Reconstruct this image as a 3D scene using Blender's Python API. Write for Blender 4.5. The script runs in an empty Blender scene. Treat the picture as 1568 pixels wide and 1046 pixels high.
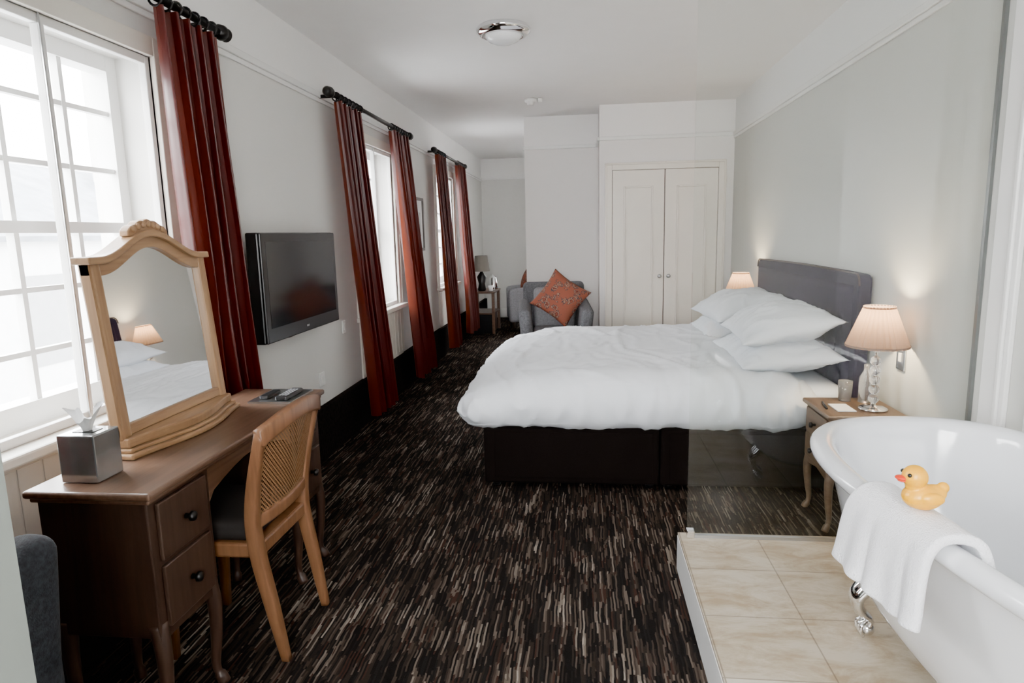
import bpy, bmesh, math, random
from mathutils import Vector, Matrix, noise
random.seed(7)
S = bpy.context.scene
COL = S.collection

# ------------------------------------------------------------------ materials
def newmat(name):
    m = bpy.data.materials.new(name); m.use_nodes = True
    nt = m.node_tree; b = nt.nodes['Principled BSDF']
    return m, nt, b
def N(nt, t, **kw):
    n = nt.nodes.new(t)
    for k, v in kw.items(): setattr(n, k, v)
    return n
def L(nt, a, b): nt.links.new(a, b)
def c4(c): return (c[0], c[1], c[2], 1)
def P(name, col, rough=.5, metal=0, var=.06, scale=6, bump=0, bscale=80, spec=None, coat=0, sheen=0):
    m, nt, b = newmat(name)
    tc = N(nt, 'ShaderNodeTexCoord')
    no = N(nt, 'ShaderNodeTexNoise'); no.inputs['Scale'].default_value = scale; no.inputs['Detail'].default_value = 3
    L(nt, tc.outputs['Object'], no.inputs['Vector'])
    r = N(nt, 'ShaderNodeValToRGB')
    r.color_ramp.elements[0].position = .3; r.color_ramp.elements[1].position = .7
    r.color_ramp.elements[0].color = c4([max(0, x*(1-var)) for x in col])
    r.color_ramp.elements[1].color = c4([min(1, x*(1+var)) for x in col])
    L(nt, no.outputs['Fac'], r.inputs['Fac']); L(nt, r.outputs['Color'], b.inputs['Base Color'])
    b.inputs['Roughness'].default_value = rough; b.inputs['Metallic'].default_value = metal
    if spec is not None: b.inputs['Specular IOR Level'].default_value = spec
    if coat: b.inputs['Coat Weight'].default_value = coat; b.inputs['Coat Roughness'].default_value = .08
    if sheen: b.inputs['Sheen Weight'].default_value = sheen
    if bump:
        n2 = N(nt, 'ShaderNodeTexNoise'); n2.inputs['Scale'].default_value = bscale
        L(nt, tc.outputs['Object'], n2.inputs['Vector'])
        bp = N(nt, 'ShaderNodeBump'); bp.inputs['Strength'].default_value = bump; bp.inputs['Distance'].default_value = .004
        L(nt, n2.outputs['Fac'], bp.inputs['Height']); L(nt, bp.outputs['Normal'], b.inputs['Normal'])
    return m
def WOOD(name, c1, c2, axis='Y', rough=.35, scale=1.0):
    m, nt, b = newmat(name)
    tc = N(nt, 'ShaderNodeTexCoord'); mp = N(nt, 'ShaderNodeMapping')
    s = {'X': (2.5, 40, 40), 'Y': (40, 2.5, 40), 'Z': (40, 40, 2.5)}[axis]
    mp.inputs['Scale'].default_value = [v*scale for v in s]
    L(nt, tc.outputs['Object'], mp.inputs['Vector'])
    no = N(nt, 'ShaderNodeTexNoise'); no.inputs['Scale'].default_value = 1.2; no.inputs['Detail'].default_value = 6
    no.inputs['Distortion'].default_value = .6
    L(nt, mp.outputs['Vector'], no.inputs['Vector'])
    r = N(nt, 'ShaderNodeValToRGB')
    r.color_ramp.elements[0].position = .3; r.color_ramp.elements[1].position = .7
    r.color_ramp.elements[0].color = c4(c1); r.color_ramp.elements[1].color = c4(c2)
    L(nt, no.outputs['Fac'], r.inputs['Fac']); L(nt, r.outputs['Color'], b.inputs['Base Color'])
    b.inputs['Roughness'].default_value = rough
    bp = N(nt, 'ShaderNodeBump'); bp.inputs['Strength'].default_value = .08; bp.inputs['Distance'].default_value = .002
    L(nt, no.outputs['Fac'], bp.inputs['Height']); L(nt, bp.outputs['Normal'], b.inputs['Normal'])
    return m
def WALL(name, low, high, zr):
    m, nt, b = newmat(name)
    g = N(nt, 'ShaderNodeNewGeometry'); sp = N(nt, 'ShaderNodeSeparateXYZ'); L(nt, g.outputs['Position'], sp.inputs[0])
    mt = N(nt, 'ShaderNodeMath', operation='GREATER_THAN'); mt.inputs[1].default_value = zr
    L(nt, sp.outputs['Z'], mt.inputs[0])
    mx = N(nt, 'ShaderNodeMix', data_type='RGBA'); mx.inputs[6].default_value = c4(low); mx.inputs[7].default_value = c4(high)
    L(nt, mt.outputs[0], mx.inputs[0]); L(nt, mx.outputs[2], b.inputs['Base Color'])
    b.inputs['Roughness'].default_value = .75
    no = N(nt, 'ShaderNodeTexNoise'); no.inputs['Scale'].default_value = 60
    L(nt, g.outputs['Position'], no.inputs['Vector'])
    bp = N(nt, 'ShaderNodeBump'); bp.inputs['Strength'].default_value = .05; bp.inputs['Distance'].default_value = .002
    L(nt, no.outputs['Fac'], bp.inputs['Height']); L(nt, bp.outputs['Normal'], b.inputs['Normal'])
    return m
def CARPET():
    m, nt, b = newmat('carpet_stripe')
    g = N(nt, 'ShaderNodeNewGeometry')
    wob = N(nt, 'ShaderNodeTexNoise'); wob.inputs['Scale'].default_value = 9
    L(nt, g.outputs['Position'], wob.inputs['Vector'])
    sp = N(nt, 'ShaderNodeSeparateXYZ'); L(nt, g.outputs['Position'], sp.inputs[0])
    def M(op, a, bb=None):
        n = N(nt, 'ShaderNodeMath', operation=op)
        for i, v in enumerate([a, bb]):
            if v is None: continue
            if isinstance(v, (int, float)): n.inputs[i].default_value = v
            else: L(nt, v, n.inputs[i])
        return n.outputs[0]
    xz = M('ADD', sp.outputs['X'], M('MULTIPLY', wob.outputs['Fac'], .014))
    cx = M('FLOOR', M('DIVIDE', xz, .0062))
    w1 = N(nt, 'ShaderNodeTexWhiteNoise', noise_dimensions='1D'); L(nt, cx, w1.inputs['W'])
    yy = M('ADD', M('DIVIDE', sp.outputs['Y'], .135), M('MULTIPLY', w1.outputs['Value'], 7.3))
    cy = M('FLOOR', yy)
    cb = N(nt, 'ShaderNodeCombineXYZ'); L(nt, cx, cb.inputs[0]); L(nt, cy, cb.inputs[1])
    w2 = N(nt, 'ShaderNodeTexWhiteNoise', noise_dimensions='2D'); L(nt, cb.outputs[0], w2.inputs['Vector'])
    mp = N(nt, 'ShaderNodeMapping'); mp.inputs['Scale'].default_value = (6, 3.0, 3)
    L(nt, g.outputs['Position'], mp.inputs['Vector'])
    n2 = N(nt, 'ShaderNodeTexNoise'); n2.inputs['Scale'].default_value = 1.0; n2.inputs['Detail'].default_value = 2
    L(nt, mp.outputs['Vector'], n2.inputs['Vector'])
    v = M('ADD', M('MULTIPLY', w2.outputs['Value'], .70), M('MULTIPLY', M('SUBTRACT', n2.outputs['Fac'], .26), .62))
    r = N(nt, 'ShaderNodeValToRGB'); cr = r.color_ramp; cr.interpolation = 'CONSTANT'
    st = [(0, (.010, .0085, .008)), (.30, (.024, .018, .015)), (.42, (.013, .0115, .011)), (.52, (.040, .030, .024)),
          (.60, (.019, .0145, .013)), (.67, (.068, .052, .041)), (.73, (.036, .019, .0145)), (.77, (.105, .083, .066)), (.84, (.165, .137, .112)), (.91, (.255, .218, .182))]
    cr.elements[0].position = 0; cr.elements[0].color = c4(st[0][1])
    cr.elements[1].position = st[1][0]; cr.elements[1].color = c4(st[1][1])
    for p, c in st[2:]:
        e = cr.elements.new(p); e.color = c4(c)
    L(nt, v, r.inputs['Fac']); L(nt, r.outputs['Color'], b.inputs['Base Color'])
    b.inputs['Roughness'].default_value = 1; b.inputs['Specular IOR Level'].default_value = .1
    n3 = N(nt, 'ShaderNodeTexNoise'); n3.inputs['Scale'].default_value = 300
    L(nt, g.outputs['Position'], n3.inputs['Vector'])
    bp = N(nt, 'ShaderNodeBump'); bp.inputs['Strength'].default_value = .4; bp.inputs['Distance'].default_value = .004
    L(nt, n3.outputs['Fac'], bp.inputs['Height']); L(nt, bp.outputs['Normal'], b.inputs['Normal'])
    return m
def TILE():
    m, nt, b = newmat('travertine_tile')
    g = N(nt, 'ShaderNodeNewGeometry'); mp = N(nt, 'ShaderNodeMapping')
    mp.inputs['Location'].default_value = (-.385, -2.01, 0); mp.vector_type = 'POINT'
    L(nt, g.outputs['Position'], mp.inputs['Vector'])
    br = N(nt, 'ShaderNodeTexBrick'); br.offset = 0; br.squash = 1
    br.inputs['Scale'].default_value = 1; br.inputs['Brick Width'].default_value = .305; br.inputs['Row Height'].default_value = .305
    br.inputs['Mortar Size'].default_value = .0024; br.inputs['Bias'].default_value = 0
    br.inputs['Color1'].default_value = (.46, .40, .31, 1); br.inputs['Color2'].default_value = (.60, .555, .47, 1)
    br.inputs['Mortar'].default_value = (.27, .225, .17, 1)
    L(nt, mp.outputs['Vector'], br.inputs['Vector'])
    no = N(nt, 'ShaderNodeTexNoise'); no.inputs['Scale'].default_value = 5; no.inputs['Detail'].default_value = 14; no.inputs['Roughness'].default_value = .72; no.inputs['Distortion'].default_value = .5
    mp2 = N(nt, 'ShaderNodeMapping'); mp2.inputs['Scale'].default_value = (1, 2.4, 1)
    L(nt, g.outputs['Position'], mp2.inputs['Vector']); L(nt, mp2.outputs['Vector'], no.inputs['Vector'])
    r = N(nt, 'ShaderNodeValToRGB'); r.color_ramp.elements[0].position = .38; r.color_ramp.elements[1].position = .58
    r.color_ramp.elements[0].color = (.68, .585, .465, 1); r.color_ramp.elements[1].color = (1, 1, 1, 1)
    L(nt, no.outputs['Fac'], r.inputs['Fac'])
    mx = N(nt, 'ShaderNodeMix', data_type='RGBA', blend_type='MULTIPLY'); mx.inputs[0].default_value = 1
    L(nt, br.outputs['Color'], mx.inputs[6]); L(nt, r.outputs['Color'], mx.inputs[7]); L(nt, mx.outputs[2], b.inputs['Base Color'])
    b.inputs['Roughness'].default_value = .35
    return m
def GLASS(name, tint=(.93, .96, .95), refl=1.0):
    # thin glass: transparent + glossy with a Schlick term that is symmetric for both faces
    m, nt, b = newmat(name); nt.nodes.remove(b)
    out = nt.nodes['Material Output']
    tr = N(nt, 'ShaderNodeBsdfTransparent'); tr.inputs[0].default_value = c4(tint)
    gl = N(nt, 'ShaderNodeBsdfGlossy'); gl.inputs['Roughness'].default_value = .01; gl.inputs[0].default_value = (.9,)*3+(1,)
    lw = N(nt, 'ShaderNodeLayerWeight'); lw.inputs['Blend'].default_value = .5
    pw = N(nt, 'ShaderNodeMath', operation='POWER'); L(nt, lw.outputs['Facing'], pw.inputs[0]); pw.inputs[1].default_value = 5
    ma = N(nt, 'ShaderNodeMath', operation='MULTIPLY_ADD'); L(nt, pw.outputs[0], ma.inputs[0]); ma.inputs[1].default_value = .96*refl; ma.inputs[2].default_value = .035*refl
    mx = N(nt, 'ShaderNodeMixShader'); L(nt, ma.outputs[0], mx.inputs[0]); L(nt, tr.outputs[0], mx.inputs[1]); L(nt, gl.outputs[0], mx.inputs[2])
    L(nt, mx.outputs[0], out.inputs['Surface'])
    return m
def TRANSL(name, col, tcol, fac=.4, rough=.9, weave=200, spec=.3):
    m, nt, b = newmat(name); out = nt.nodes['Material Output']
    b.inputs['Roughness'].default_value = rough; b.inputs['Specular IOR Level'].default_value = spec
    g = N(nt, 'ShaderNodeTexCoord'); no = N(nt, 'ShaderNodeTexNoise'); no.inputs['Scale'].default_value = weave
    L(nt, g.outputs['Object'], no.inputs['Vector'])
    r = N(nt, 'ShaderNodeValToRGB'); r.color_ramp.elements[0].color = c4([x*.85 for x in col]); r.color_ramp.elements[1].color = c4([min(1, x*1.15) for x in col])
    L(nt, no.outputs['Fac'], r.inputs['Fac']); L(nt, r.outputs['Color'], b.inputs['Base Color'])
    t = N(nt, 'ShaderNodeBsdfTranslucent'); t.inputs[0].default_value = c4(tcol)
    mx = N(nt, 'ShaderNodeMixShader'); mx.inputs[0].default_value = fac
    L(nt, b.outputs[0], mx.inputs[1]); L(nt, t.outputs[0], mx.inputs[2]); L(nt, mx.outputs[0], out.inputs['Surface'])
    return m
def CANE():
    m, nt, b = newmat('woven_cane'); out = nt.nodes['Material Output']
    b.inputs['Base Color'].default_value = (.26, .135, .06, 1); b.inputs['Roughness'].default_value = .5
    tc = N(nt, 'ShaderNodeTexCoord'); sp = N(nt, 'ShaderNodeSeparateXYZ'); L(nt, tc.outputs['Object'], sp.inputs[0])
    def M(op, a, bb=None):
        n = N(nt, 'ShaderNodeMath', operation=op)
        for i, v in enumerate([a, bb]):
            if v is None: continue
            if isinstance(v, (int, float)): n.inputs[i].default_value = v
            else: L(nt, v, n.inputs[i])
        return n.outputs[0]
    a = M('SINE', M('MULTIPLY', sp.outputs['Y'], 2*math.pi/.0145)); c = M('SINE', M('MULTIPLY', sp.outputs['Z'], 2*math.pi/.0145))
    h = M('GREATER_THAN', M('MULTIPLY', a, c), .16)
    tr = N(nt, 'ShaderNodeBsdfTransparent')
    mx = N(nt, 'ShaderNodeMixShader'); L(nt, h, mx.inputs[0]); L(nt, b.outputs[0], mx.inputs[1]); L(nt, tr.outputs[0], mx.inputs[2])
    L(nt, mx.outputs[0], out.inputs['Surface'])
    return m
def PAISLEY():
    m, nt, b = newmat('patterned_cushion_fabric')
    tc = N(nt, 'ShaderNodeTexCoord')
    vo = N(nt, 'ShaderNodeTexVoronoi'); vo.inputs['Scale'].default_value = 14
    no = N(nt, 'ShaderNodeTexNoise'); no.inputs['Scale'].default_value = 22; no.inputs['Distortion'].default_value = 2
    L(nt, tc.outputs['Object'], vo.inputs['Vector']); L(nt, tc.outputs['Object'], no.inputs['Vector'])
    ad = N(nt, 'ShaderNodeMath', operation='ADD'); L(nt, vo.outputs['Distance'], ad.inputs[0]); L(nt, no.outputs['Fac'], ad.inputs[1])
    r = N(nt, 'ShaderNodeValToRGB'); r.color_ramp.interpolation = 'CONSTANT'; cr = r.color_ramp
    cr.elements[0].color = (.26, .065, .033, 1); cr.elements[1].position = .62; cr.elements[1].color = (.13, .028, .022, 1)
    for p, c in [(.78, (.36, .20, .13)), (.88, (.06, .045, .055)), (.98, (.28, .08, .045))]:
        e = cr.elements.new(p); e.color = c4(c)
    L(nt, ad.outputs[0], r.inputs['Fac']); L(nt, r.outputs['Color'], b.inputs['Base Color'])
    b.inputs['Roughness'].default_value = .8
    return m

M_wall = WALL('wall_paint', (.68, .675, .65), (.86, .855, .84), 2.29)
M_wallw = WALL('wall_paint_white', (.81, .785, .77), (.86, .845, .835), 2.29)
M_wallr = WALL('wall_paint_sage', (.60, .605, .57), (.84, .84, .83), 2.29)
M_ceil = P('ceiling_paint', (.88, .87, .86), .8, var=.01)
M_trim = P('trim_gloss_white', (.80, .80, .785), .35, var=.02)
M_cream = P('cream_joinery', (.76, .73, .66), .4, var=.02)
M_door = P('door_cream_paint', (.79, .74, .67), .4, var=.02)
M_part = WALL('wall_paint_grey', (.23, .25, .23), (.23, .25, .23), 2.29)
M_carpet = CARPET(); M_tile = TILE()
M_skirt = P('carpet_upstand_dark', (.018, .015, .0135), .95, var=.5, scale=60, bump=.4, bscale=250, spec=.1)
M_black = P('black_fabric', (.0080, .0058, .0052), .9, bump=.2, bscale=300, spec=.1)
M_iron = P('black_iron', (.008, .007, .007), .35, .3)
M_duvet = P('white_cotton', (.75, .775, .815), .85, var=.01, bump=.08, bscale=400)
M_pillow = P('white_pillow_cotton', (.73, .755, .80), .85, var=.01, bump=.08, bscale=300)
M_head = P('purple_grey_velvet', (.020, .0135, .031), .75, bump=.1, bscale=200, spec=.15)
M_piping = P('headboard_piping', (.05, .028, .025), .6)
M_desk = WOOD('walnut_desk', (.078, .041, .025), (.142, .082, .053), 'Y', .32)
M_deskd = WOOD('walnut_desk_body', (.033, .018, .0125), (.057, .033, .023), 'Z', .4)
M_pine = WOOD('honey_oak_mirror', (.25, .137, .064), (.36, .215, .108), 'Z', .35)
M_piney = WOOD('honey_oak_base', (.25, .137, .064), (.37, .225, .118), 'Y', .35)
M_chairw = WOOD('chair_beech', (.145, .065, .030), (.22, .104, .050), 'Z', .35)
M_night = WOOD('nightstand_oak', (.105, .064, .037), (.175, .112, .068), 'Y', .4)
M_cane = CANE()
M_mirror = P('mirror_silver', (.90, .91, .91), .015, 1, var=.0)
M_chrome = P('chrome', (.85, .85, .86), .08, 1, var=.0)
M_brush = P('brushed_steel', (.55, .56, .57), .28, 1, var=.02)
M_tissueb = P('mirrored_box', (.42, .43, .43), .12, .75, var=.3, scale=9)
M_bath = P('white_enamel', (.70, .715, .74), .12, var=.0, coat=.6)
M_towel = P('white_terry', (.80, .80, .825), .95, var=.02, bump=.9, bscale=260)
M_duck = P('rubber_duck_yellow', (.80, .38, .001), .35, var=.03)
M_beak = P('duck_beak_orange', (.65, .035, .003), .35)
M_blackp = P('black_plastic', (.008, .008, .009), .3)
M_screen = P('tv_screen', (.005, .006, .008), .12, var=.0)
M_grey = P('grey_weave', (.13, .133, .145), .9, var=.3, scale=70, bump=.4, bscale=250)
M_greyl = P('grey_weave_pale', (.28, .28, .30), .9, var=.15, scale=60, bump=.3, bscale=250)
M_greyd = P('charcoal_weave', (.030, .033, .040), .95, var=.4, scale=90, bump=.5, bscale=250)
M_cush = PAISLEY()
M_seat = P('dark_seat_fabric', (.014, .011, .010), .8)
M_curt = TRANSL('red_curtain_fabric', (.058, .0075, .0065), (.66, .14, .05), .17, rough=.36, spec=.5)
M_shade = TRANSL('pleated_shade_fabric', (.20, .148, .125), (.26, .17, .118), .40)
M_shadeg = P('taupe_shade', (.17, .155, .13), .8)
M_glass = GLASS('clear_screen_glass', (.955, .968, .96))
M_wglass = GLASS('window_glass', (.99, .99, .99), .5)
M_crys = newmat('crystal')[0]; _b = M_crys.node_tree.nodes['Principled BSDF']
_b.inputs['Transmission Weight'].default_value = .9; _b.inputs['Roughness'].default_value = .03; _b.inputs['Base Color'].default_value = (.9, .9, .92, 1)
M_opal = P('opal_glass', (.82, .83, .84), .15, var=.0)
M_plw = P('white_plastic', (.82, .82, .80), .35, var=.0)
M_paper = P('white_paper', (.85, .85, .85), .8, var=.01)
M_print = P('picture_print', (.5, .52, .5), .6, var=.5, scale=9)
M_pframe = P('dark_picture_frame', (.12, .11, .10), .4)
M_render = P('outside_render', (.42, .425, .43), .9, var=.05)
M_slate = P('outside_slate', (.15, .16, .175), .7, var=.2, scale=3)
M_brickx = P('outside_dark_glass', (.14, .145, .15), .3)  # even grey tone of the facade window glass
M_pav = P('outside_paving', (.42, .42, .42), .9)
M_chan = P('screen_channel', (.22, .23, .23), .3, .8)

# ------------------------------------------------------------------ helpers
def grp(name, loc=(0, 0, 0), rot=0, local=False):
    e = bpy.data.objects.new(name, None); COL.objects.link(e); e.location = loc; e.rotation_euler = (0, 0, rot)
    e.empty_display_size = .1; e['loc'] = list(loc); e['local'] = local
    return e
def mk(name, bm, mat, par=None, smooth=False, bevel=0, seg=2, sub=0, solid=0):
    bmesh.ops.recalc_face_normals(bm, faces=bm.faces)
    me = bpy.data.meshes.new(name); bm.to_mesh(me); bm.free()
    for m in (mat if isinstance(mat, list) else [mat]): me.materials.append(m)
    if smooth:
        for p in me.polygons: p.use_smooth = True
    ob = bpy.data.objects.new(name, me); COL.objects.link(ob)
    if solid:
        md = ob.modifiers.new('s', 'SOLIDIFY'); md.thickness = solid; md.offset = 0
    if bevel:
        md = ob.modifiers.new('b', 'BEVEL'); md.width = bevel; md.segments = seg; md.limit_method = 'ANGLE'; md.angle_limit = .7
    if sub:
        md = ob.modifiers.new('u', 'SUBSURF'); md.levels = sub; md.render_levels = sub
    if par is not None:
        ob.parent = par
        if not par['local']: ob.matrix_parent_inverse = Matrix.Translation(Vector(par['loc'])).inverted()
    return ob
def box(name, x0, x1, y0, y1, z0, z1, mat, par=None, bevel=0, seg=2):
    bm = bmesh.new(); bmesh.ops.create_cube(bm, size=1)
    for v in bm.verts:
        v.co = Vector(((x0+x1)/2+v.co.x*(x1-x0), (y0+y1)/2+v.co.y*(y1-y0), (z0+z1)/2+v.co.z*(z1-z0)))
    return mk(name, bm, mat, par, bevel=bevel, seg=seg)
def boxes(name, lst, mat, par=None, bevel=0):
    bm = bmesh.new()
    for (x0, x1, y0, y1, z0, z1) in lst:
        r = bmesh.ops.create_cube(bm, size=1)
        for v in r['verts']:
            v.co = Vector(((x0+x1)/2+v.co.x*(x1-x0), (y0+y1)/2+v.co.y*(y1-y0), (z0+z1)/2+v.co.z*(z1-z0)))
    return mk(name, bm, mat, par, bevel=bevel)
def lathe(name, prof, loc, mat, par=None, seg=40, cap=True, pleat=0, axis='Z', smooth=True):
    bm = bmesh.new(); rings = []
    for (r, z) in prof:
        ring = []
        for i in range(seg):
            a = 2*math.pi*i/seg; rr = r*(1+(pleat if i % 2 else 0))
            p = (rr*math.cos(a), rr*math.sin(a), z)
            if axis == 'X': p = (p[2], p[0], p[1])
            if axis == 'Y': p = (p[0], p[2], p[1])
            ring.append(bm.verts.new(Vector(loc)+Vector(p)))
        rings.append(ring)
    for a, b in zip(rings, rings[1:]):
        for i in range(seg):
            j = (i+1) % seg; bm.faces.new((a[i], a[j], b[j], b[i]))
    if cap:
        bm.faces.new(rings[0]); bm.faces.new(rings[-1])
    ob = mk(name, bm, mat, par, smooth=smooth)
    return ob
def sweep(name, pts, rad, mat, par=None, n=14, sx=1, sy=1, square=False, up=(0, 0, 1)):
    pts = [Vector(p) for p in pts]
    if not isinstance(rad, (list, tuple)): rad = [rad]*len(pts)
    bm = bmesh.new(); rings = []
    t0 = (pts[1]-pts[0]).normalized(); u = Vector(up)
    if abs(t0.dot(u)) > .95: u = Vector((1, 0, 0))
    u = (u-t0*u.dot(t0)).normalized()
    for i, p in enumerate(pts):
        t = (pts[min(i+1, len(pts)-1)]-pts[max(i-1, 0)]).normalized()
        u = (u-t*u.dot(t)).normalized(); w = t.cross(u)
        ring = []
        for k in range(n):
            a = 2*math.pi*k/n; ca, sa = math.cos(a), math.sin(a)
            if square:
                e = .35; ca = math.copysign(abs(ca)**e, ca); sa = math.copysign(abs(sa)**e, sa)
            ring.append(bm.verts.new(p+u*ca*rad[i]*sx+w*sa*rad[i]*sy))
        rings.append(ring)
    for a, b in zip(rings, rings[1:]):
        for i in range(n):
            j = (i+1) % n; bm.faces.new((a[i], a[j], b[j], b[i]))
    bm.faces.new(rings[0]); bm.faces.new(rings[-1])
    return mk(name, bm, mat, par, smooth=True)
def catmull(pts, k=8):
    P_ = [Vector(p) for p in pts]; P_ = [2*P_[0]-P_[1]]+P_+[2*P_[-1]-P_[-2]]; out = []
    for i in range(1, len(P_)-2):
        for s in range(k):
            t = s/k; a, b, c, d = P_[i-1], P_[i], P_[i+1], P_[i+2]
            out.append(.5*((2*b)+(c-a)*t+(2*a-5*b+4*c-d)*t*t+(3*b-a-3*c+d)*t**3))
    out.append(P_[-2]); return out
def extr(name, poly, d0, d1, axis, mat, par=None, bevel=0, smooth=False):
    bm = bmesh.new()
    def q(a, b, d): return {'X': (d, a, b), 'Y': (a, d, b), 'Z': (a, b, d)}[axis]
    A = [bm.verts.new(q(a, b, d0)) for a, b in poly]; B = [bm.verts.new(q(a, b, d1)) for a, b in poly]
    bm.faces.new(A); bm.faces.new(B)
    n = len(poly)
    for i in range(n): bm.faces.new((A[i], A[(i+1) % n], B[(i+1) % n], B[i]))
    return mk(name, bm, mat, par, bevel=bevel, smooth=smooth)
def ball(name, loc, r, mat, par=None, sc=(1, 1, 1), seg=24):
    bm = bmesh.new(); bmesh.ops.create_uvsphere(bm, u_segments=seg, v_segments=seg//2+2, radius=r)
    for v in bm.verts: v.co = Vector((v.co.x*sc[0], v.co.y*sc[1], v.co.z*sc[2]))+Vector(loc)
    return mk(name, bm, mat, par, smooth=True)
def rblock(name, x0, x1, y0, y1, z0, z1, r, mat, par=None, cuts=24, fn=None):
    bm = bmesh.new(); bmesh.ops.create_cube(bm, size=2)
    bmesh.ops.subdivide_edges(bm, edges=bm.edges[:], cuts=cuts, use_grid_fill=True)
    c = Vector(((x0+x1)/2, (y0+y1)/2, (z0+z1)/2)); h = Vector(((x1-x0)/2, (y1-y0)/2, (z1-z0)/2))
    r = min(r, h.x, h.y, h.z)
    for v in bm.verts:
        q = Vector([math.sin(t*math.pi/2)*.5+t*.5 for t in v.co])
        p = Vector((q.x*h.x, q.y*h.y, q.z*h.z))
        cl = Vector([max(-(h[i]-r), min(h[i]-r, p[i])) for i in range(3)])
        d = p-cl
        nn = d.normalized() if d.length > 1e-9 else Vector((0, 0, 0))
        p2 = cl+nn*r if d.length > 1e-9 else p
        w = c+p2
        if fn: w = fn(w, nn)
        v.co = w
    return mk(name, bm, mat, par, smooth=True)
def pillow(name, loc, sx, sy, t, mat, par, rx=0, ry=0, rz=0, seed=0, n=50, noi=.014):
    bm = bmesh.new(); G = {}
    R = Matrix.Rotation(rz, 4, 'Z') @ Matrix.Rotation(ry, 4, 'Y') @ Matrix.Rotation(rx, 4, 'X')
    for side in (1, -1):
        for i in range(n+1):
            for j in range(n+1):
                u = -1+2*i/n; v = -1+2*j/n
                edge = i in (0, n) or j in (0, n)
                if side == -1 and edge: G[(-1, i, j)] = G[(1, i, j)]; continue
                th = t*((1-abs(u)**2.4)**.6)*((1-abs(v)**2.4)**.6)
                px = sx*u*(1-.11*(1-v*v)); py = sy*v*(1-.11*(1-u*u))
                k_ = min(1, th/t*2)
                nz = noise.noise(Vector((px*6+seed*3.1, py*6, seed+side*5)))*noi*1.3*k_
                rr = math.atan2(abs(v)-1.05, abs(u)-1.05)
                nz += (1-min(1, 2.4*abs(noise.noise(Vector((rr*6+seed, math.copysign(3, u)+math.copysign(1, v), seed+side))))))**2*noi*.8*k_*(abs(u*v))
                nz += (1-min(1, 2.6*abs(noise.noise(Vector((px*6+seed, py*11, seed*2.2+side))))))**3*noi*.9*k_
                G[(side, i, j)] = bm.verts.new(Vector(loc)+R @ Vector((px, py, side*(th*.5)+nz)))
        for i in range(n):
            for j in range(n):
                f = [G[(side, i, j)], G[(side, i+1, j)], G[(side, i+1, j+1)], G[(side, i, j+1)]]
                bm.faces.new(f)
    return mk(name, bm, mat, par, smooth=True)

# ------------------------------------------------------------------ room constants
XL, XR, YB, ZC = -1.70, 1.45, -1.1, 2.63
WZ0, WZ1 = .80, 2.12
WIN = [(1.43, 2.55), (4.80, 5.82), (7.52, 8.50)]
box('floor', -2.0, 1.75, YB-.3, 11.3, -.15, 0, M_carpet)
box('ceiling', -2.0, 1.75, YB-.3, 11.3, ZC, ZC+.15, M_ceil)
segs = []; yp = YB-.3
for (a, b) in WIN:
    segs.append((-2.0, XL, yp, a, 0, ZC)); segs.append((-2.0, XL, a, b, 0, WZ0-.03)); segs.append((-2.0, XL, a, b, WZ1, ZC)); yp = b
segs.append((-2.0, XL, yp, 11.3, 0, ZC))
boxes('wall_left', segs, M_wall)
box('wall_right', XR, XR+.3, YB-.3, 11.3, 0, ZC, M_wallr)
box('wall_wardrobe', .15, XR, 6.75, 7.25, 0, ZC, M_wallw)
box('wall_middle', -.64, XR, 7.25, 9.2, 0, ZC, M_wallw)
FX0, FX1 = .1, .70  # opening for the added fill window, hidden behind wall_middle
boxes('wall_far', [(XL, FX0, 11.0, 11.3, 0, ZC), (FX1, XR, 11.0, 11.3, 0, ZC), (FX0, FX1, 11.0, 11.3, 0, .9), (FX0, FX1, 11.0, 11.3, 2.0, ZC)], M_wall)
boxes('window_5', [(FX0, FX0+.06, 11.1, 11.16, .9, 2.0), (FX1-.06, FX1, 11.1, 11.16, .9, 2.0), (FX0+.06, FX1-.06, 11.1, 11.16, .9, .96), (FX0+.06, FX1-.06, 11.1, 11.16, 1.94, 2.0), (FX0+.06, FX1-.06, 11.105, 11.155, 1.43, 1.47)], M_trim)  # added window, unseen by the camera, brightens the alcove
RW0, RW1 = -.95, .72
boxes('wall_rear', [(XL, RW0, YB-.3, YB, 0, ZC), (RW1, XR, YB-.3, YB, 0, ZC), (RW0, RW1, YB-.3, YB, 0, .90), (RW0, RW1, YB-.3, YB, 2.30, ZC)], M_wallw)
boxes('window_4', [(RW0, RW0+.06, YB-.2, YB-.12, .90, 2.30), (RW1-.06, RW1, YB-.2, YB-.12, .90, 2.30), (RW0, RW1, YB-.199, YB-.121, .90, .96),
                   (RW0, RW1, YB-.199, YB-.121, 2.24, 2.30), (-.135, -.095, YB-.198, YB-.122, .90, 2.30), (RW0, RW1, YB-.197, YB-.123, 1.58, 1.62)], M_trim)
box('wall_partition', XL, -.80, .60, .78, 0, ZC, M_part)
boxes('trim_1', [(XL, XL+.022, .78, 11, 2.29, 2.325), (XL, XL+.012, .78, 11, 2.265, 2.29)], M_trim, bevel=.004)
boxes('trim_2', [(XR-.022, XR, YB, 6.75, 2.29, 2.325), (XR-.012, XR, YB, 6.75, 2.265, 2.29)], M_trim, bevel=.004)
boxes('trim_3', [(.15, XR-.022, 6.728, 6.75, 2.29, 2.325), (.128, .15, 6.728, 7.25, 2.29, 2.325), (-.64, .128, 7.228, 7.25, 2.29, 2.325), (-.662, -.64, 7.228, 9.2, 2.29, 2.325),
                 (XL+.022, XR, 10.978, 11, 2.29, 2.325)], M_trim, bevel=.004)
boxes('baseboard_left', [(XL, XL+.045, .78, 11, 0, .33)], M_skirt)
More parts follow.
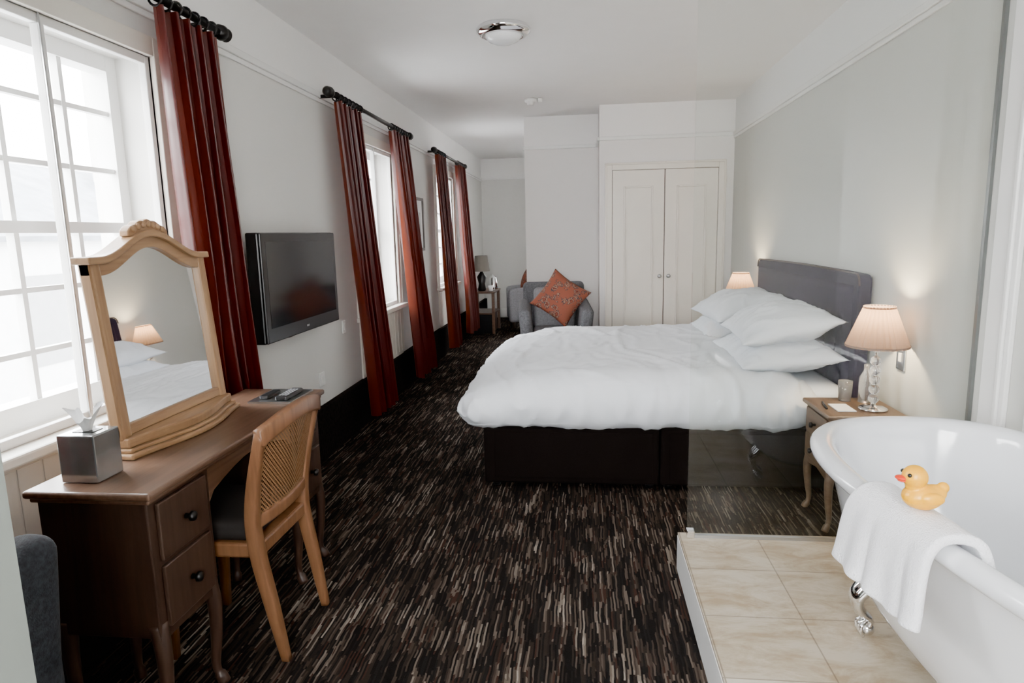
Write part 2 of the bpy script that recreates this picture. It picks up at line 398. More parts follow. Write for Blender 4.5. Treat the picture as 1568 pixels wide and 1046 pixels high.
boxes('baseboard_right', [(XR-.018, XR, 2.62, 6.75, 0, .15)], M_trim, bevel=.004)
boxes('baseboard_middle', [(-.64, .15, 7.232, 7.25, 0, .15), (-.658, -.64, 7.232, 9.2, 0, .15), (XL+.05, XR, 10.98, 11, 0, .15)], M_trim, bevel=.004)
boxes('trim_4', [(XR-.018, XR, 2.36, 2.50, .16, ZC), (XR-.03, XR-.018, 2.38, 2.40, .16, ZC), (XR-.025, XR, 2.20, 2.24, .16, ZC), (XR-.010, XR, 1.2, 2.2, .16, ZC)], M_trim, bevel=.004)

# ------------------------------------------------------------------ windows
for k, (a, b) in enumerate(WIN):
    w = grp('window_%d' % (k+1), (XL, (a+b)/2, WZ0))
    xs0, xs1 = -1.90, -1.85; c = (a+b)/2; zm = (WZ0+WZ1)/2
    bars = [(xs0-.03, xs1, a, a+.055, WZ0, WZ1), (xs0-.03, xs1, b-.055, b, WZ0, WZ1), (xs0-.029, xs1-.001, a+.055, b-.055, WZ1-.06, WZ1), (xs0-.029, xs1-.001, a+.055, b-.055, WZ0, WZ0+.08),
            (xs0, xs1+.01, a+.055, b-.055, zm-.02, zm+.02)]
    for f in (1/4, 1/2, 3/4):
        y = a+(b-a)*f; bars.append((xs0+.01, xs1-.01, y-.010, y+.010, WZ0+.08, WZ1-.06))
    for z in (zm+.22, zm+.44, zm-.21, zm-.42): bars.append((xs0+.012, xs1-.012, a+.055, b-.055, z-.009, z+.009))
    boxes('sash', bars, M_trim, w)
    xg = -1.735
    boxes('secondary_frame', [(xg, xg+.03, a, a+.025, WZ0, WZ1), (xg, xg+.03, b-.025, b, WZ0, WZ1), (xg+.001, xg+.029, a+.025, b-.025, WZ0, WZ0+.03), (xg+.001, xg+.029, a+.025, b-.025, WZ1-.03, WZ1),
                              (xg+.002, xg+.033, c+.02, c+.045, WZ0+.03, WZ1-.03)], M_trim, w, bevel=.003)
    box('secondary_edge', xg+.033, xg+.037, c+.02, c+.026, WZ0, WZ1, M_brush, w)
    bm = bmesh.new(); vs = [bm.verts.new(p) for p in [(xg+.015, a, WZ0), (xg+.015, b, WZ0), (xg+.015, b, WZ1), (xg+.015, a, WZ1)]]; bm.faces.new(vs)
    mk('pane', bm, M_wglass, w)
    boxes('casing', [(XL-.01, XL+.02, a-.075, a, WZ0, WZ1+.075), (XL-.01, XL+.02, b, b+.075, WZ0, WZ1+.075), (XL-.009, XL+.019, a, b, WZ1, WZ1+.075),
                     (XL+.02, XL+.03, a-.075, a-.055, WZ0, WZ1+.075), (XL+.02, XL+.03, b+.055, b+.075, WZ0, WZ1+.075)], M_cream, w, bevel=.004)
    box('sill', -1.86, XL+.07, a-.09, b+.09, WZ0-.035, WZ0, M_cream, w, bevel=.008)
    pan = [(XL, XL+.012, a-.05, b+.05, .33, WZ0-.035)]
    y = a-.03
    while y < b: pan.append((XL+.012, XL+.017, y, y+.085, .36, WZ0-.06)); y += .095
    boxes('under_panel', pan, M_cream, w, bevel=.002)

def portal(name, loc, sx, sy, rot):
    l = bpy.data.lights.new(name, 'AREA'); l.shape = 'RECTANGLE'; l.size = sx; l.size_y = sy; l.cycles.is_portal = True
    o = bpy.data.objects.new(name, l); COL.objects.link(o); o.location = loc; o.rotation_euler = rot
for k, (a, b) in enumerate(WIN):
    portal('window_portal', (-2.02, (a+b)/2, (WZ0+WZ1)/2), WZ1-WZ0, b-a, (0, -math.pi/2, 0))
portal('window_portal', ((RW0+RW1)/2, YB-.32, 1.60), RW1-RW0, 1.4, (math.pi/2, 0, math.pi))
portal('window_portal', ((FX0+FX1)/2, 11.32, 1.45), FX1-FX0, 1.1, (math.pi/2, 0, 0))  # portal of the added, unseen alcove window

# ------------------------------------------------------------------ outside
o = grp('building_opposite', (-9, 4, -3))
box('facade', -9.5, -9.0, -8, 40, -3, 1.55, M_render, o)
bm = bmesh.new(); vs = [bm.verts.new(p) for p in [(-8.8, -8, 1.5), (-8.8, 40, 1.5), (-11.5, 40, 3.0), (-11.5, -8, 3.0)]]; bm.faces.new(vs)
mk('slate_roof', bm, M_slate, o, solid=.1)
wl = []
for i in range(16):
    y = -6+i*2.6; wl.append((-9.02, -8.98, y, y+1.0, -.6, .9))
boxes('facade_windows', wl, M_brickx, o)
boxes('chimneys', [(-11, -10.3, 5, 6.2, 2, 4.0), (-11, -10.3, 14, 15.2, 2, 4.0)], M_render, o)
box('street_ground', -40, -2.1, -30, 45, -3.2, -3, M_pav)

# ------------------------------------------------------------------ curtains
def curtain(par, name, y0, y1, b0, b1, ztop, zbot, folds, seed, x=-1.58, xb=-1.51):
    bm = bmesh.new(); nu, nv = folds*16, 44; G = []
    for j in range(nv+1):
        t = j/nv; row = []
        z = ztop+(zbot-ztop)*t
        ya = y0+(b0-y0)*t; yb_ = y1+(b1-y1)*t
        amp = .032+.022*t
        for i in range(nu+1):
            s = i/nu
            ph = s*folds*2*math.pi
            wob = noise.noise(Vector((s*3, t*1.5, seed)))*2.2*t
            a_ = amp*(1+.5*noise.noise(Vector((s*5, t*1.2, seed+20))))
            xx = x+(xb-x)*t+a_*math.sin(ph+wob)+.012*noise.noise(Vector((s*9, t*4, seed+9)))*t
            yy = ya+(yb_-ya)*s+.020*math.cos(ph*1.0+wob)+.02*noise.noise(Vector((s*4, t*3, seed+3)))*t
            zz = z+(.012*math.sin(ph*.5+seed) if j == nv else 0)
            row.append(bm.verts.new((xx, yy, zz)))
        G.append(row)
    for j in range(nv):
        for i in range(nu): bm.faces.new((G[j][i], G[j][i+1], G[j+1][i+1], G[j+1][i]))
    mk(name, bm, M_curt, par, smooth=True)
RZ = 2.30
cur = [((1.12, 2.86), (1.20, 1.42, 1.29, 1.48), (2.42, 2.83, 2.50, 2.95), .10, -1.56),
       ((4.16, 5.99), (4.22, 4.70, 4.40, 4.92), (5.44, 5.93, 5.68, 6.28), .13, -1.50),
       ((7.07, 8.79), (7.12, 7.52, 7.22, 7.68), (8.28, 8.72, 8.36, 8.95), .13, -1.50)]
for (r0, r1), ca, cb, zb, xb in cur:
    g = grp('curtain_pair', (-1.58, (r0+r1)/2, RZ))
    sweep('rod', [(-1.58, r0, RZ), (-1.58, r1, RZ)], .016, M_iron, g)
    for y, s in ((r0, -1), (r1, 1)):
        lathe('finial', [(.016, 0), (.03, s*.01), (.034, s*.035), (.022, s*.055), (.03, s*.07), (.018, s*.085)], (-1.58, y, RZ), M_iron, g, seg=20, axis='Y')
    for y in (r0+.08, r1-.08):
        sweep('bracket', [(-1.58, y, RZ), (-1.64, y, RZ), (-1.690, y, RZ)], .012, M_iron, g)
        lathe('bracket_plate', [(.03, 0), (.03, .01)], (-1.70, y, RZ), M_iron, g, seg=20, axis='X')
    for c_ in (ca, cb):
        curtain(g, 'drape', c_[0], c_[1], c_[2], c_[3], RZ-.03, zb, 5 if c_[1]-c_[0] > .3 else 3, r0+c_[0], xb=xb)
        for i in range(7):
            y = c_[0]+.02+(c_[1]-c_[0]-.04)*i/6
            pts = [(-1.58+.026*math.cos(a), y, RZ-.006+.026*math.sin(a)) for a in [k*math.pi/8 for k in range(17)]]
            sweep('ring', pts, .005, M_iron, g, n=8, up=(0, 1, 0))

# ------------------------------------------------------------------ wardrobe doors
w = grp('door_1', (.79, 6.74, 0))
yf = 6.75
boxes('architrave', [(.215, .275, yf-.03, yf, 0, 2.055), (1.305, 1.365, yf-.03, yf, 0, 2.055), (.275, 1.305, yf-.03, yf, 2.0, 2.055),
                     (.205, .225, yf-.04, yf, 0, 2.065), (1.355, 1.375, yf-.04, yf, 0, 2.065), (.205, 1.375, yf-.04, yf, 2.05, 2.07)], M_door, w, bevel=.004)
box('door_gap_shade', .275, 1.305, yf-.004, yf-.0005, .005, 2.0, M_desk, w)  # dark sheet stands in for shade in the gaps around the leaves
for x0, x1, kx in ((.279, .786, .745), (.794, 1.301, .835)):
    box('leaf', x0, x1, yf-.022, yf-.004, .01, 1.996, M_door, w, bevel=.003)
    a0, a1 = x0+.11, x1-.11
    ls = [(a0, a0+.018, yf-.040, yf-.022, .12, 1.84), (a1-.018, a1, yf-.040, yf-.022, .12, 1.84), (a0+.018, a1-.018, yf-.040, yf-.022, .12, .138), (a0+.018, a1-.018, yf-.040, yf-.022, 1.822, 1.84)]
    boxes('panel_moulding', ls, M_door, w, bevel=.004)
    lathe('knob', [(.012, 0), (.01, -.02), (.02, -.03), (.02, -.04), (.01, -.048)], (kx, yf-.022, .95), M_brush, w, seg=20, axis='Y')

# ------------------------------------------------------------------ ceiling light & detector
g = grp('ceiling_light', (-.48, 4.15, ZC))
lathe('chrome_ring', [(.15, 0), (.165, -.015), (.165, -.03), (.14, -.05), (.115, -.055), (.11, -.05)], (-.48, 4.15, ZC-.001), M_chrome, g, seg=56)
lathe('dome', [(.112, -.045), (.108, -.06), (.09, -.08), (.06, -.093), (.02, -.10), (.003, -.10)], (-.48, 4.15, ZC-.001), M_opal, g, seg=48)
g = grp('smoke_detector', (-.49, 6.3, ZC))
lathe('base', [(.055, 0), (.055, -.02), (.05, -.03), (.035, -.032), (.033, -.05), (.028, -.058), (.003, -.06)], (-.49, 6.3, ZC-.001), M_plw, g, seg=32)
lathe('side_box', [(.022, 0), (.022, -.03), (.003, -.032)], (-.40, 6.3, ZC-.001), M_plw, g, seg=24)

# ------------------------------------------------------------------ bed
B0, B1 = 3.43, 5.22
bed = grp('bed', (.4, 4.3, 0))
for nm, x0, x1 in (('divan_foot', -.56, .395), ('divan_head', .40, 1.35)):
    box(nm, x0, x1, B0, B1, .035, .36, M_black, bed, bevel=.012)
boxes('divan_drawer', [(-.50, .36, B0-.004, B0, .07, .33), (.45, 1.30, B0-.004, B0, .07, .33)], M_black, bed, bevel=.002)
for x in (-.5, .35, .45, 1.28):
    for y in (B0+.07, B1-.07): lathe('castor', [(.02, 0), (.024, .02), (.015, .036)], (x, y, 0), M_blackp, bed, seg=14)
rblock('mattress', -.55, 1.355, B0, B1, .365, .585, .06, M_pillow, bed, cuts=16)
def ridge(v, k): return (1-min(1, abs(noise.noise(v))*k))
def dfn(p, n):
    side = 1-abs(n.z)
    f = noise.noise(Vector((p.x*1.8, p.y*1.8, 3)))*.010
    wx = noise.noise(p*1.7)*.4; wy = noise.noise(p*1.7+Vector((5, 0, 0)))*.4
    f += ridge(Vector((p.x*3.4+wx*2, p.y*.9+wy, 1.5)), 4.2)**3*.013
    f += ridge(Vector((p.x*6+p.y*2.4+wx*3, p.y*1.6-p.x*1.0, 4.5)), 4.0)**3*.009
    f += ridge(Vector((p.x*12+wy*3, p.y*3.5+wx*3, p.z*3+8)), 3.0)**3*.004
    f -= ridge(Vector((p.x*4.4-p.y*1.1+wy*2, p.y*2.2+wx, 12)), 4.4)**3*.007
    f += side*(noise.noise(Vector((p.x*5, p.y*5, p.z*1.2)))*.014+ridge(Vector((p.x*9, p.y*9, p.z*2)), 2.4)**2*.018)
    v = p+n*f
    if p.z < .40: v.z += noise.noise(Vector((p.x*4, p.y*4, 9)))*.018
    u = max(0, 1-((p.y-(B0+B1)/2)/.95)**2)
    up = max(0, (p.z-.36)/.3)
    v.z += .035*u*up
    if p.x < .05: v.z -= .12*((.05-p.x)/.73)**2*up
    if p.x > .80: v.z -= .05*min(1, (p.x-.80)/.3)*up
    return v
rblock('duvet', -.70, 1.20, B0-.09, B1+.10, .345, .660, .155, M_duvet, bed, cuts=130, fn=dfn)
PZ = .60
for k, yc in enumerate((3.86, 4.78)):
    pillow('pillow_lower', (1.07, yc, PZ+.10), .27, .42, .21, M_pillow, bed, ry=-.08, rz=.03*(1-2*k), seed=k+1)
    pillow('pillow_upper', (1.10, yc+.03, PZ+.255), .265, .41, .22, M_pillow, bed, ry=-.24, rz=-.05+.12*k, seed=k+7)
# headboard
hb = bed
H0, H1 = 3.46, 5.42
poly = [(H0, .30), (H0, 1.10)]
for i in range(7):
    a = math.pi-(math.pi/2)*i/6
    poly.append((H0+.05+.05*math.cos(a), 1.11+.05*math.sin(a)))
poly += [(H0+.3, 1.165), ((H0+H1)/2, 1.17), (H1-.3, 1.165)]
for i in range(7):
    a = math.pi/2-(math.pi/2)*i/6
    poly.append((H1-.05+.05*math.cos(a), 1.11+.05*math.sin(a)))
poly += [(H1, 1.10), (H1, .30)]
extr('headboard_frame', poly, 1.375, 1.44, 'X', M_head, hb, bevel=.012)
bm = bmesh.new(); ny, nz = 160, 70; G = []
btn = []
for r_, z in enumerate((.62, .76, .90)):
    for i in range(12):
        y = H0+.17+i*.165+(.0825 if r_ % 2 else 0)
        if y < H1-.12: btn.append((y, z))
for j in range(nz+1):
    row = []
    for i in range(ny+1):
        y = H0+.07+(H1-H0-.14)*i/ny; z = .42+(1.10-.42)*j/nz
        e = min(i, ny-i, (nz-j)*1.5)/4; d = .022*min(1, e)**.5
        for (by, bz) in btn:
            rr = math.hypot(y-by, z-bz)
            if rr < .12: d -= .022*math.exp(-(rr/.030)**2)
        if z < .93:
            u1 = ((y-H0-.17)/.165+(z-.62)/.28) % 1; u2 = ((y-H0-.17)/.165-(z-.62)/.28) % 1
            for uu in (u1, u2):
                dd = min(uu, 1-uu); d -= .006*math.exp(-(dd/.06)**2)*min(1, (.93-z)/.04)
        row.append(bm.verts.new((1.376-max(d, -.002)-.003, y, z)))
    G.append(row)
for j in range(nz):
    for i in range(ny): bm.faces.new((G[j][i], G[j][i+1], G[j+1][i+1], G[j+1][i]))
mk('headboard_tufting', bm, M_head, hb, smooth=True)
for (by, bz) in btn: ball('button', (1.371, by, bz), .013, M_head, hb, (.6, 1, 1), 12)
sweep('headboard_piping', [(1.374, y, z+.002) for y, z in poly[1:-1]], .005, M_piping, hb, n=8, up=(1, 0, 0))

# ------------------------------------------------------------------ nightstands + lamps
def nightstand(y0, y1):
    g = grp('nightstand', (1.26, (y0+y1)/2, 0))
    x0, x1 = 1.10, 1.425
    box('top', x0-.02, x1+.003, y0-.02, y1+.02, .54, .562, M_night, g, bevel=.008)
    box('body', x0, x1, y0, y1, .27, .54, M_night, g, bevel=.003)
    for z0, z1 in ((.285, .40), (.412, .53)):
        box('drawer', x0-.012, x0, y0+.025, y1-.025, z0, z1, M_night, g, bevel=.005)
        lathe('knob', [(.006, 0), (.006, -.012), (.014, -.018), (.012, -.028), (.003, -.03)], (x0-.012, (y0+y1)/2, (z0+z1)/2), M_iron, g, seg=16, axis='X')
    extr('apron', [(y0+.02, .27), (y1-.02, .27), (y1-.05, .245), ((y0+y1)/2, .262), (y0+.05, .245)], x0+.002, x0+.02, 'X', M_night, g)
    for x, sx in ((x0+.022, -1), (x1-.022, 1)):
        for y, sy in ((y0+.022, -1), (y1-.022, 1)):
            ox = sx*.0 if sx > 0 else sx
            pts = catmull([(x, y, .30), (x+ox*.012, y+sy*.008, .22), (x+ox*.006, y+sy*.004, .12), (x+ox*.0, y, .05), (x+ox*.018, y+sy*.006, .0)], 6)
            n_ = len(pts); rad = [.024-.013*min(1, i/(n_-6)) + (.005 if i > n_-5 else 0) for i in range(n_)]
            sweep('leg', pts, rad, M_night, g, n=12)
    return g
def tlamp(x, y, z, e=2.6):
    g = grp('table_lamp', (x, y, z))
    lathe('foot', [(.003, 0), (.062, 0), (.062, .006), (.05, .012), (.012, .018), (.010, .03)], (x, y, z+.001), M_chrome, g, seg=36)
    for i in range(5):
        ball('glass_ball', (x, y, z+.052+i*.044), .023, M_crys, g)
        lathe('collar', [(.011, -.004), (.011, .004)], (x, y, z+.030+i*.044), M_chrome, g, seg=16)
    lathe('stem', [(.006, .24), (.006, .33)], (x, y, z), M_chrome, g, seg=12)
    lathe('socket', [(.014, .27), (.014, .31)], (x, y, z), M_plw, g, seg=12)
    ball('bulb', (x, y, z+.345), .022, M_opal, g, (1, 1, 1.3), 16)
    lathe('shade', [(.120, .300), (.060, .475)], (x, y, z), M_shade, g, seg=60, cap=False, pleat=.11, smooth=False)
    lathe('shade_trim_bottom', [(.132, .295), (.1335, .305)], (x, y, z), M_shade, g, seg=48, cap=False)
    lathe('shade_trim_top', [(.0665, .470), (.066, .480)], (x, y, z), M_shade, g, seg=48, cap=False)
    l = bpy.data.lights.new('lamp_bulb_light', 'POINT'); l.energy = e; l.color = (1, .78, .50); l.shadow_soft_size = .025
    o = bpy.data.objects.new('lamp_bulb_light', l); COL.objects.link(o); o.location = (x, y, z+.425)
    o.parent = g; o.matrix_parent_inverse = Matrix.Translation(Vector((x, y, z))).inverted()
nightstand(2.98, 3.30); nightstand(5.48, 5.83)
tlamp(1.32, 3.09, .563, 8); tlamp(1.29, 5.62, .563, 7)
g = grp('drinking_glass', (1.27, 3.24, .563))
lathe('tumbler', [(.028, .001), (.033, .10), (.031, .10), (.026, .006)], (1.255, 3.25, .562), M_crys, g, seg=28)
g = grp('water_bottle', (1.36, 3.22, .563))
lathe('bottle', [(.003, .001), (.03, .001), (.03, .12), (.012, .155), (.012, .185), (.003, .187)], (1.34, 3.23, .562), M_crys, g, seg=28)
g = grp('notepad_and_pen', (1.17, 3.1, .563))
box('pad', 1.15, 1.23, 3.04, 3.17, .5635, .568, M_paper, g)
sweep('pen', [(1.115, 3.08, .569), (1.135, 3.20, .569)], .005, M_blackp, g, n=8)
def socket(name, x, y, z, s, mat=None, hw=.04, hh=.06):
    g = grp(name, (x, y, z))
    box('plate', min(x, x+s*.008), max(x, x+s*.008), y-hw, y+hw, z-hh, z+hh, mat or M_brush, g, bevel=.003)
    box('rocker', min(x+s*.008, x+s*.012), max(x+s*.008, x+s*.012), y-.012, y+.012, z-.02, z+.02, M_plw, g, bevel=.001)
socket('wall_switch', XR, 3.13, .80, -1)
socket('wall_socket', XL, 3.98, .50, 1, M_plw, .045, .045)
socket('wall_socket', XL, 4.42, .78, 1, M_plw, .03, .045)

# ------------------------------------------------------------------ television
tv = grp('television', (-1.6, 3.5, 1.16))
T0, T1, TZ0, TZ1 = 3.03, 3.98, .885, 1.435
box('cabinet', -1.63, -1.565, T0, T1, TZ0, TZ1, M_blackp, tv, bevel=.008)
box('bezel', -1.566, -1.552, T0+.002, T1-.002, TZ0+.002, TZ1-.002, M_blackp, tv, bevel=.006)
box('screen', -1.553, -1.5505, T0+.045, T1-.045, TZ0+.075, TZ1-.045, M_screen, tv)
box('bracket', XL+.002, -1.62, 3.3, 3.7, 1.0, 1.3, M_iron, tv)
box('logo', -1.552, -1.5505, 3.49, 3.52, TZ0+.03, TZ0+.04, M_brush, tv)
sweep('cable', catmull([(-1.62, 3.35, .89), (-1.63, 3.42, .865), (-1.63, 3.55, .872), (-1.62, 3.6, .89)], 6), .004, M_blackp, tv, n=6)
g = grp('framed_picture', (XL, 6.62, 1.5))
boxes('frame', [(XL+.001, XL+.025, 6.42, 6.45, 1.25, 1.79), (XL+.001, XL+.025, 6.81, 6.84, 1.25, 1.79), (XL+.001, XL+.025, 6.45, 6.81, 1.25, 1.28), (XL+.001, XL+.025, 6.45, 6.81, 1.76, 1.79)], M_pframe, g, bevel=.003)
box('mount', XL+.001, XL+.012, 6.45, 6.81, 1.28, 1.76, M_paper, g)
box('print', XL+.012, XL+.014, 6.53, 6.73, 1.40, 1.64, M_print, g)

# ------------------------------------------------------------------ desk
D = grp('dressing_table', (-1.31, 2.08, 0))
DX0, DX1, DY0, DY1, DZ = -1.49, -1.125, 1.49, 2.66, .755
box('top', DX0, DX1, DY0, DY1, DZ-.022, DZ, M_desk, D, bevel=.008, seg=3)
box('top_moulding', DX0+.01, DX1-.012, DY0+.012, DY1-.012, DZ-.036, DZ-.022, M_desk, D, bevel=.005)
bx0, bx1 = DX0+.02, DX1-.03
for y0, y1 in ((DY0+.025, 1.80), (2.37, DY1-.025)):
    box('pedestal', bx0, bx1, y0, y1, .325, DZ-.036, M_deskd, D, bevel=.004)
    for z0, z1 in ((.345, .525), (.54, .705)):
        box('drawer_front', bx1, bx1+.012, y0+.03, y1-.03, z0, z1, M_deskd, D, bevel=.004)
        lathe('drawer_knob', [(.008, 0), (.006, .012), (.015, .018), (.014, .028), (.004, .032)], (bx1+.012, (y0+y1)/2, (z0+z1)/2), M_iron, D, seg=18, axis='X')
    extr('pedestal_apron', [(y0, .33), (y1, .33), (y1, .30), (y1-.05, .315), (y0+.05, .315), (y0, .30)], bx1-.02, bx1, 'X', M_deskd, D)
    for x, sx in ((bx0+.022, 0), (bx1-.022, 1)):
        for y, sy in ((y0+.022, -1), (y1-.022, 1)):
            pts = catmull([(x, y, .36), (x+sx*.012, y+sy*.006, .27), (x+sx*.008, y+sy*.004, .16), (x, y, .06), (x+sx*.02, y+sy*.006, .0)], 6)
            n_ = len(pts); rad = [.026-.013*min(1, i/(n_-6)) + (.006 if i > n_-5 else 0) for i in range(n_)]
            sweep('leg', pts, rad, M_deskd, D, n=12)
arch = [(1.80, .719), (2.37, .719), (2.37, .60)]
for i in range(9):
    t = i/8; arch.append((2.34-.51*t, .63+.045*math.sin(t*math.pi)))
arch.append((1.80, .60))
extr('kneehole_apron', arch, bx1-.02, bx1-.002, 'X', M_desk, D, bevel=.003)
box('modesty_panel', bx0, bx0+.015, 1.80, 2.37, .40, .719, M_deskd, D)

# mirror
MR = grp('dressing_mirror', (-1.38, 2.05, DZ))
Y0, Y1 = 1.755, 2.335; yc = (Y0+Y1)/2
zb = DZ
def bplan(off):
    pts = [(-1.465+off*.4, Y0-.020+off), (-1.465+off*.4, Y1+.025-off)]
    for i in range(25):
        t = i/24; y = Y1+.025-off-(Y1-Y0+.045-2*off)*t
        s = abs(2*t-1)
        fx = .055*(.5+.5*math.cos(s*math.pi))**.8
        pts.append((-1.345+fx-off, y))
    return pts
extr('base_plinth', bplan(0), zb, zb+.018, 'Z', M_piney, MR, bevel=.006)
extr('base_step', bplan(.012), zb+.018, zb+.030, 'Z', M_piney, MR, bevel=.004)
extr('base_box', bplan(.022), zb+.030, zb+.062, 'Z', M_piney, MR, bevel=.006)
def lean(z): return -1.400-.045*(z-zb)/.6
def archz(t):
    s = abs(2*t-1)
    return 1.350+.080*(.5+.5*math.cos(min(1, s/.85)*math.pi))
for ya, yb_ in ((Y0+.0, Y0+.042), (Y1-.042, Y1)):
    bm = bmesh.new(); ring = []
    for z in (zb+.05, 1.352):
        x = lean(z); ring.append([bm.verts.new(p) for p in ((x-.022, ya, z), (x+.022, ya, z), (x+.022, yb_, z), (x-.022, yb_, z))])
    for i in range(4): bm.faces.new((ring[0][i], ring[0][(i+1) % 4], ring[1][(i+1) % 4], ring[1][i]))
    bm.faces.new(ring[0]); bm.faces.new(ring[1])
    mk('post', bm, M_pine, MR, bevel=.008)
def lstrip(name, lo, hi, x0o, x1o, mat, bevel=.004, y0=Y0, y1=Y1, n=40):
    bm = bmesh.new(); R_ = []
    for i in range(n+1):
        t = i/n; y = y0+(y1-y0)*t; a, b = lo(t), hi(t)
        R_.append([bm.verts.new((lean(z)+xo, y, z)) for z, xo in ((a, x0o), (a, x1o), (b, x1o), (b, x0o))])
    for p, q in zip(R_, R_[1:]):
        for k in range(4): bm.faces.new((p[k], p[(k+1) % 4], q[(k+1) % 4], q[k]))
    bm.faces.new(R_[0]); bm.faces.new(R_[-1])
    return mk(name, bm, mat, MR, bevel=bevel)
lstrip('top_rail', lambda t: archz(t)-.045, archz, -.018, .018, M_piney)
lstrip('cornice', lambda t: archz(t)-.010, lambda t: archz(t)+.012, -.028, .034, M_piney, y0=Y0-.014, y1=Y1+.014)
lstrip('bottom_rail', lambda t: zb+.062, lambda t: zb+.095, -.016, .016, M_piney)
crest = [(yc-.10, 1.420)]
for i in range(21):
    t = i/20; y = yc-.10+.20*t
    crest.append((y, 1.438+.034*math.sin(t*math.pi)+.005*abs(math.sin(t*math.pi*5))))
crest.append((yc+.10, 1.420))
extr('crest', crest, lean(1.44)-.012, lean(1.44)+.02, 'X', M_piney, MR, bevel=.004)
for i in range(7):
    t = (i+.5)/7; ball('crest_carving', (lean(1.45)+.02, yc-.085+.17*t, 1.438+.022*math.sin(t*math.pi)), .011, M_piney, MR, (.7, 1, 1), 12)
bm = bmesh.new(); n_ = 40; lo = []; hi = []
for i in range(n_+1):
    t = .06+.88*i/n_; y = Y0+(Y1-Y0)*t
    lo.append(bm.verts.new((lean(zb+.085)+.004, y, zb+.085))); z = archz(t)-.035; hi.append(bm.verts.new((lean(z)+.004, y, z)))
for i in range(n_): bm.faces.new((lo[i], lo[i+1], hi[i+1], hi[i]))
mk('mirror_glass', bm, M_mirror, MR)
bm = bmesh.new(); lo = []; hi = []
for i in range(n_+1):
    t = .05+.90*i/n_; y = Y0+(Y1-Y0)*t
    lo.append(bm.verts.new((lean(zb+.08)-.012, y, zb+.08))); z = archz(t)-.02; hi.append(bm.verts.new((lean(z)-.012, y, z)))
for i in range(n_): bm.faces.new((lo[i], lo[i+1], hi[i+1], hi[i]))
mk('mirror_back', bm, M_deskd, MR)

# tissue box
TB = grp('tissue_box', (-1.37, 1.60, DZ))
box('box', -1.425, -1.315, 1.555, 1.655, DZ+.001, DZ+.135, M_tissueb, TB, bevel=.004)
box('slot', -1.40, -1.34, 1.585, 1.625, DZ+.1345, DZ+.1365, M_blackp, TB)
bm = bmesh.new(); G = []
for j in range(13):
    row = []
    for i in range(37):
        a = 2*math.pi*i/36; t = j/12
        r = .012+.040*t*(.7+.6*noise.noise(Vector((math.cos(a)*1.6, math.sin(a)*1.6, 2))))
        r *= 1+.30*math.sin(3*a+2)*t+.12*math.sin(7*a)*t
        row.append(bm.verts.new((-1.37+r*math.cos(a)*.8, 1.605+r*math.sin(a)*.9, DZ+.132+.055*t**.8+.020*t*math.sin(2*a+.6)+.010*t*math.sin(5*a))))
    G.append(row)
for j in range(12):
    for i in range(36): bm.faces.new((G[j][i], G[j][i+1], G[j+1][i+1], G[j+1][i]))
mk('tissue', bm, M_paper, TB, smooth=True)
g = grp('remote_control', (-1.2, 2.48, DZ))
box('remote_body', -1.235, -1.185, 2.42, 2.58, DZ+.009, DZ+.026, M_blackp, g, bevel=.006)
box('remote_body_small', -1.31, -1.275, 2.44, 2.56, DZ+.009, DZ+.022, M_blackp, g, bevel=.005)
box('menu_folder', -1.34, -1.16, 2.40, 2.62, DZ+.001, DZ+.0085, M_brush, g)
bt = [(-1.225+.013*(i % 3), -1.218+.013*(i % 3), 2.44+.02*(i//3), 2.448+.02*(i//3), DZ+.026, DZ+.028) for i in range(18)]
boxes('buttons', bt, M_greyl, g)

# ------------------------------------------------------------------ cane chair
C = grp('cane_back_chair', (-1.2, 2.05, 0))
def cpost(y_f, y_s, y_t):
    pts = catmull([(-1.005, y_f, 0), (-1.028, (y_f+y_s)/2, .2), (-1.055, y_s, .43), (-1.04, (y_s+y_t)/2, .60), (-.985, y_t, .82)], 8)
    n_ = len(pts); sweep('rear_post', pts, [.014+.008*math.sin(math.pi*min(1, i/n_*1.0)) for i in range(n_)], M_chairw, C, n=16, square=True)
cpost(1.905, 1.865, 1.82); cpost(2.24, 2.215, 2.235)
def cx(z): return -1.055+.07*((max(z, .43)-.43)/.39)**1.4
pts = [(-.985+.03*math.sin(math.pi*i/16), 1.808+.437*i/16, .805+.035*math.sin(math.pi*i/16)) for i in range(17)]
sweep('crest_rail', pts, .025, M_chairw, C, n=16, sx=1.15, sy=.6, square=True)
pts = [(cx(.52)+.02*math.sin(math.pi*i/12), 1.85+.37*i/12, .51) for i in range(13)]
sweep('lower_rail', pts, .018, M_chairw, C, n=14, sx=1.2, sy=.6, square=True)
bm = bmesh.new(); G = []
for j in range(17):
    z = .52+.285*j/16; row = []
    for i in range(17):
        s = i/16; ya = 1.855-.03*(z-.5)/.32; yb_ = 2.22+.012*(z-.5)/.32
        row.append(bm.verts.new((cx(z)+(.02+.012*j/16)*math.sin(math.pi*s)+.002, ya+(yb_-ya)*s, z+.02*math.sin(math.pi*s)*j/16)))
    G.append(row)
for j in range(16):
    for i in range(16): bm.faces.new((G[j][i], G[j][i+1], G[j+1][i+1], G[j+1][i]))
mk('cane_panel', bm, M_cane, C, smooth=True)
extr('seat_frame', [(-1.40, 1.86), (-1.04, 1.86), (-1.04, 2.225), (-1.40, 2.24), (-1.425, 2.15), (-1.43, 2.045), (-1.425, 1.94)], .385, .435, 'Z', M_chairw, C, bevel=.008)
rblock('seat_cushion', -1.42, -1.065, 1.87, 2.22, .43, .50, .034, M_seat, C, cuts=14)
